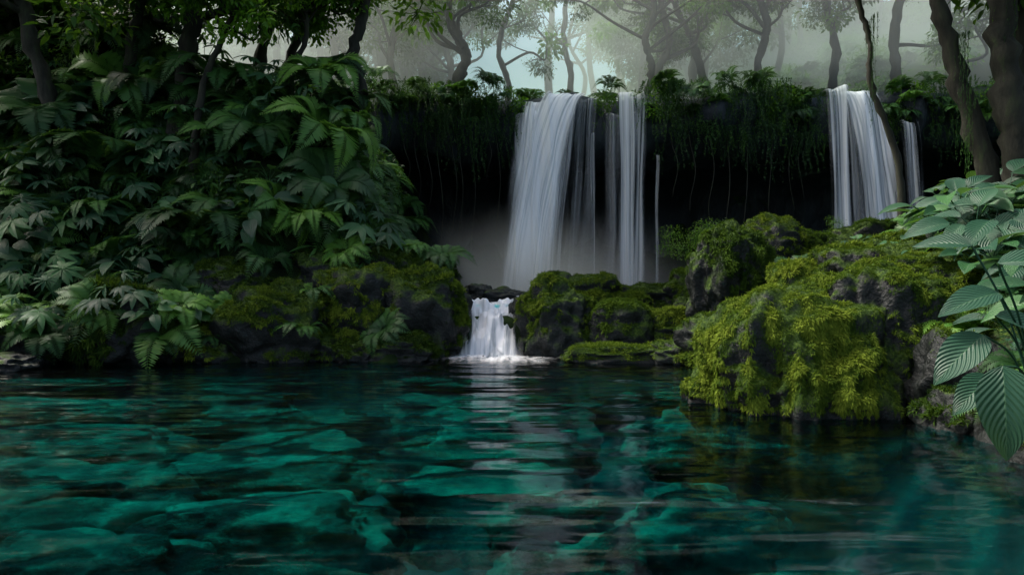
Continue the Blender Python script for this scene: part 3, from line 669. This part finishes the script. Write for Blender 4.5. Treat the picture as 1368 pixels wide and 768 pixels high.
BIG = mk(t_cluster, 'crown', M_canopy, 3, n=900, r=1.7, ll=.26, asp=.45, flat=.7)
for i in range(85):
    y = rng.uniform(29, 60); x = 1.5+rng.uniform(-.62, .62)*y
    z = height(x, y)-.2; s_ = rng.uniform(.8, 1.3)
    gap = abs(x/y-.04) < .12
    if gap and i % 3: continue
    obj('trunk', TR[rng.integers(4)], dt, (x, y, z), (rng.normal(0, .06), rng.normal(0, .1), rng.uniform(0, 6)), float(s_))
    for k in range(0 if gap else 5):
        obj('crown', BIG[rng.integers(3)], dt, (x+rng.normal(0, 1.8), y+rng.normal(0, 1.2), z+s_*rng.uniform(3, 9)), (0, 0, rng.uniform(0, 6)), float(rng.uniform(.5, 1.)))
for i in range(110):
    y = rng.uniform(28, 60); x = 1.5+rng.uniform(-.62, .62)*y
    obj('understory', BIG[rng.integers(3)], dt, (x, y, height(x, y)+.2), (0, 0, rng.uniform(0, 6)), float(rng.uniform(.5, .9)))
def shade_tree(x, y, lean, nb=6):  # unseen trees added to shade the foreground, crowns kept above the view
    z = height(x, y); e = empty('unseen_shade_tree')
    P = catmull([(x, y, z-.3), (x+lean*.2, y, z+4), (x+lean*.5, y+.3, z+8), (x+lean, y+.2, z+12)], 8)
    parts = []; V, F = tube(P, np.linspace(.35, .12, len(P)), 10); parts.append((V, F, None, np.zeros(len(V)))); tips = []
    for k in range(nb):
        q = P[rng.integers(14, len(P))]; a = rng.uniform(0, 6.28); d = np.array([math.cos(a)*3+lean*.5, math.sin(a)*3, rng.uniform(.3, 1.4)])
        C = catmull([q, q+d*.5+rng.normal(0, .2, 3), q+d], 5); V, F = tube(C, np.linspace(.12, .03, len(C)), 6); parts.append((V, F, None, np.zeros(len(V)))); tips += [C[-1], C[5]]
    V, F, U, W = merge(parts); obj('trunk_and_limbs', make_mesh('trunk', V, F, M_bark), e)
    for t in tips:
        if t[2] < 1.2+.5*max(t[1], 0)+1.2: continue
        obj('crown', BIG[rng.integers(3)], e, tuple(t), (0, 0, rng.uniform(0, 6)), float(rng.uniform(.6, 1.)))
for x, y, l in [(-13, 4, 2), (-12.5, -1, 3.), (8.6, 3.5, -1.5), (9.5, -1, -2.)]: shade_tree(x, y, l)

# ------------------------------------------------------------------ mist
def box(name, lo, hi, mat):
    bm = bmesh.new(); bmesh.ops.create_cube(bm, size=1)
    for v in bm.verts: v.co = Vector([(lo[i]+hi[i])/2+v.co[i]*(hi[i]-lo[i]) for i in range(3)])
    me = D.meshes.new(name); bm.to_mesh(me); bm.free(); me.materials.append(mat); return obj(name, me)
s = NT('forest_mist'); v = s.n('ShaderNodeVolumeScatter', Density=.048, Anisotropy=.3); v.inputs['Color'].default_value = (1, 1, 1, 1)
ab = s.n('ShaderNodeVolumeAbsorption', Density=.013); ab.inputs['Color'].default_value = (.15, 1, .5, 1)
ad = s.n('ShaderNodeAddShader'); s.l(v.outputs[0], ad.inputs[0]); s.l(ab.outputs[0], ad.inputs[1])
s.l(ad.outputs[0], s.out.inputs['Volume']); box('forest_mist', (-70, 17.5, 7.1), (70, 74, 15.5), s.m)
s = NT('spray_mist'); v = s.n('ShaderNodeVolumeScatter', Anisotropy=.2); v.inputs['Color'].default_value = (.97, .99, 1, 1)
g = s.n('ShaderNodeTexCoord'); gr = s.n('ShaderNodeTexGradient', _gradient_type='SPHERICAL'); s.l(g.outputs['Object'], gr.inputs[0])
s.l(s.math('MULTIPLY', s.math('POWER', gr.outputs['Fac'], 2.4), 1.3), v.inputs['Density']); s.l(v.outputs[0], s.out.inputs['Volume'])
V0, F0 = ICO[4]
obj('waterfall_mist', make_mesh('waterfall_mist', V0, F0, s.m), None, (.7, 18.2, .7), None, (5.2, 2.4, 3.0))

# ------------------------------------------------------------------ light, world, camera
el = math.radians(57); ax, ay = -.93, .36; sv = Vector((ax*math.cos(el), ay*math.cos(el), math.sin(el)))
wd = D.worlds.new("World"); scene.world = wd; wd.use_nodes = True; nt = wd.node_tree
sky = nt.nodes.new('ShaderNodeTexSky'); sky.sky_type = 'NISHITA'; sky.sun_disc = False; sky.sun_elevation = el; sky.sun_rotation = math.atan2(ax, ay); sky.dust_density = 6; sky.air_density = 1.0; sky.ozone_density = .6
bg = nt.nodes['Background']; bg.inputs['Strength'].default_value = .36; nt.links.new(sky.outputs[0], bg.inputs[0])
L = D.lights.new('sun', 'SUN'); L.energy = 5; L.angle = math.radians(8); L.color = (1, .98, .9)
lo = D.objects.new('sun', L); link(lo); lo.rotation_euler = sv.to_track_quat('Z', 'Y').to_euler(); lo.location = sv*50
cam = D.cameras.new('camera'); cam.lens = 24; cam.sensor_width = 36; cam.clip_end = 500; cam.clip_start = .05
co = D.objects.new('camera', cam); link(co); co.location = (0, 0, 1.2); co.rotation_euler = (math.pi/2, 0, 0); scene.camera = co
scene.view_settings.view_transform = 'Standard'; scene.view_settings.look = 'None'; scene.view_settings.exposure = 0
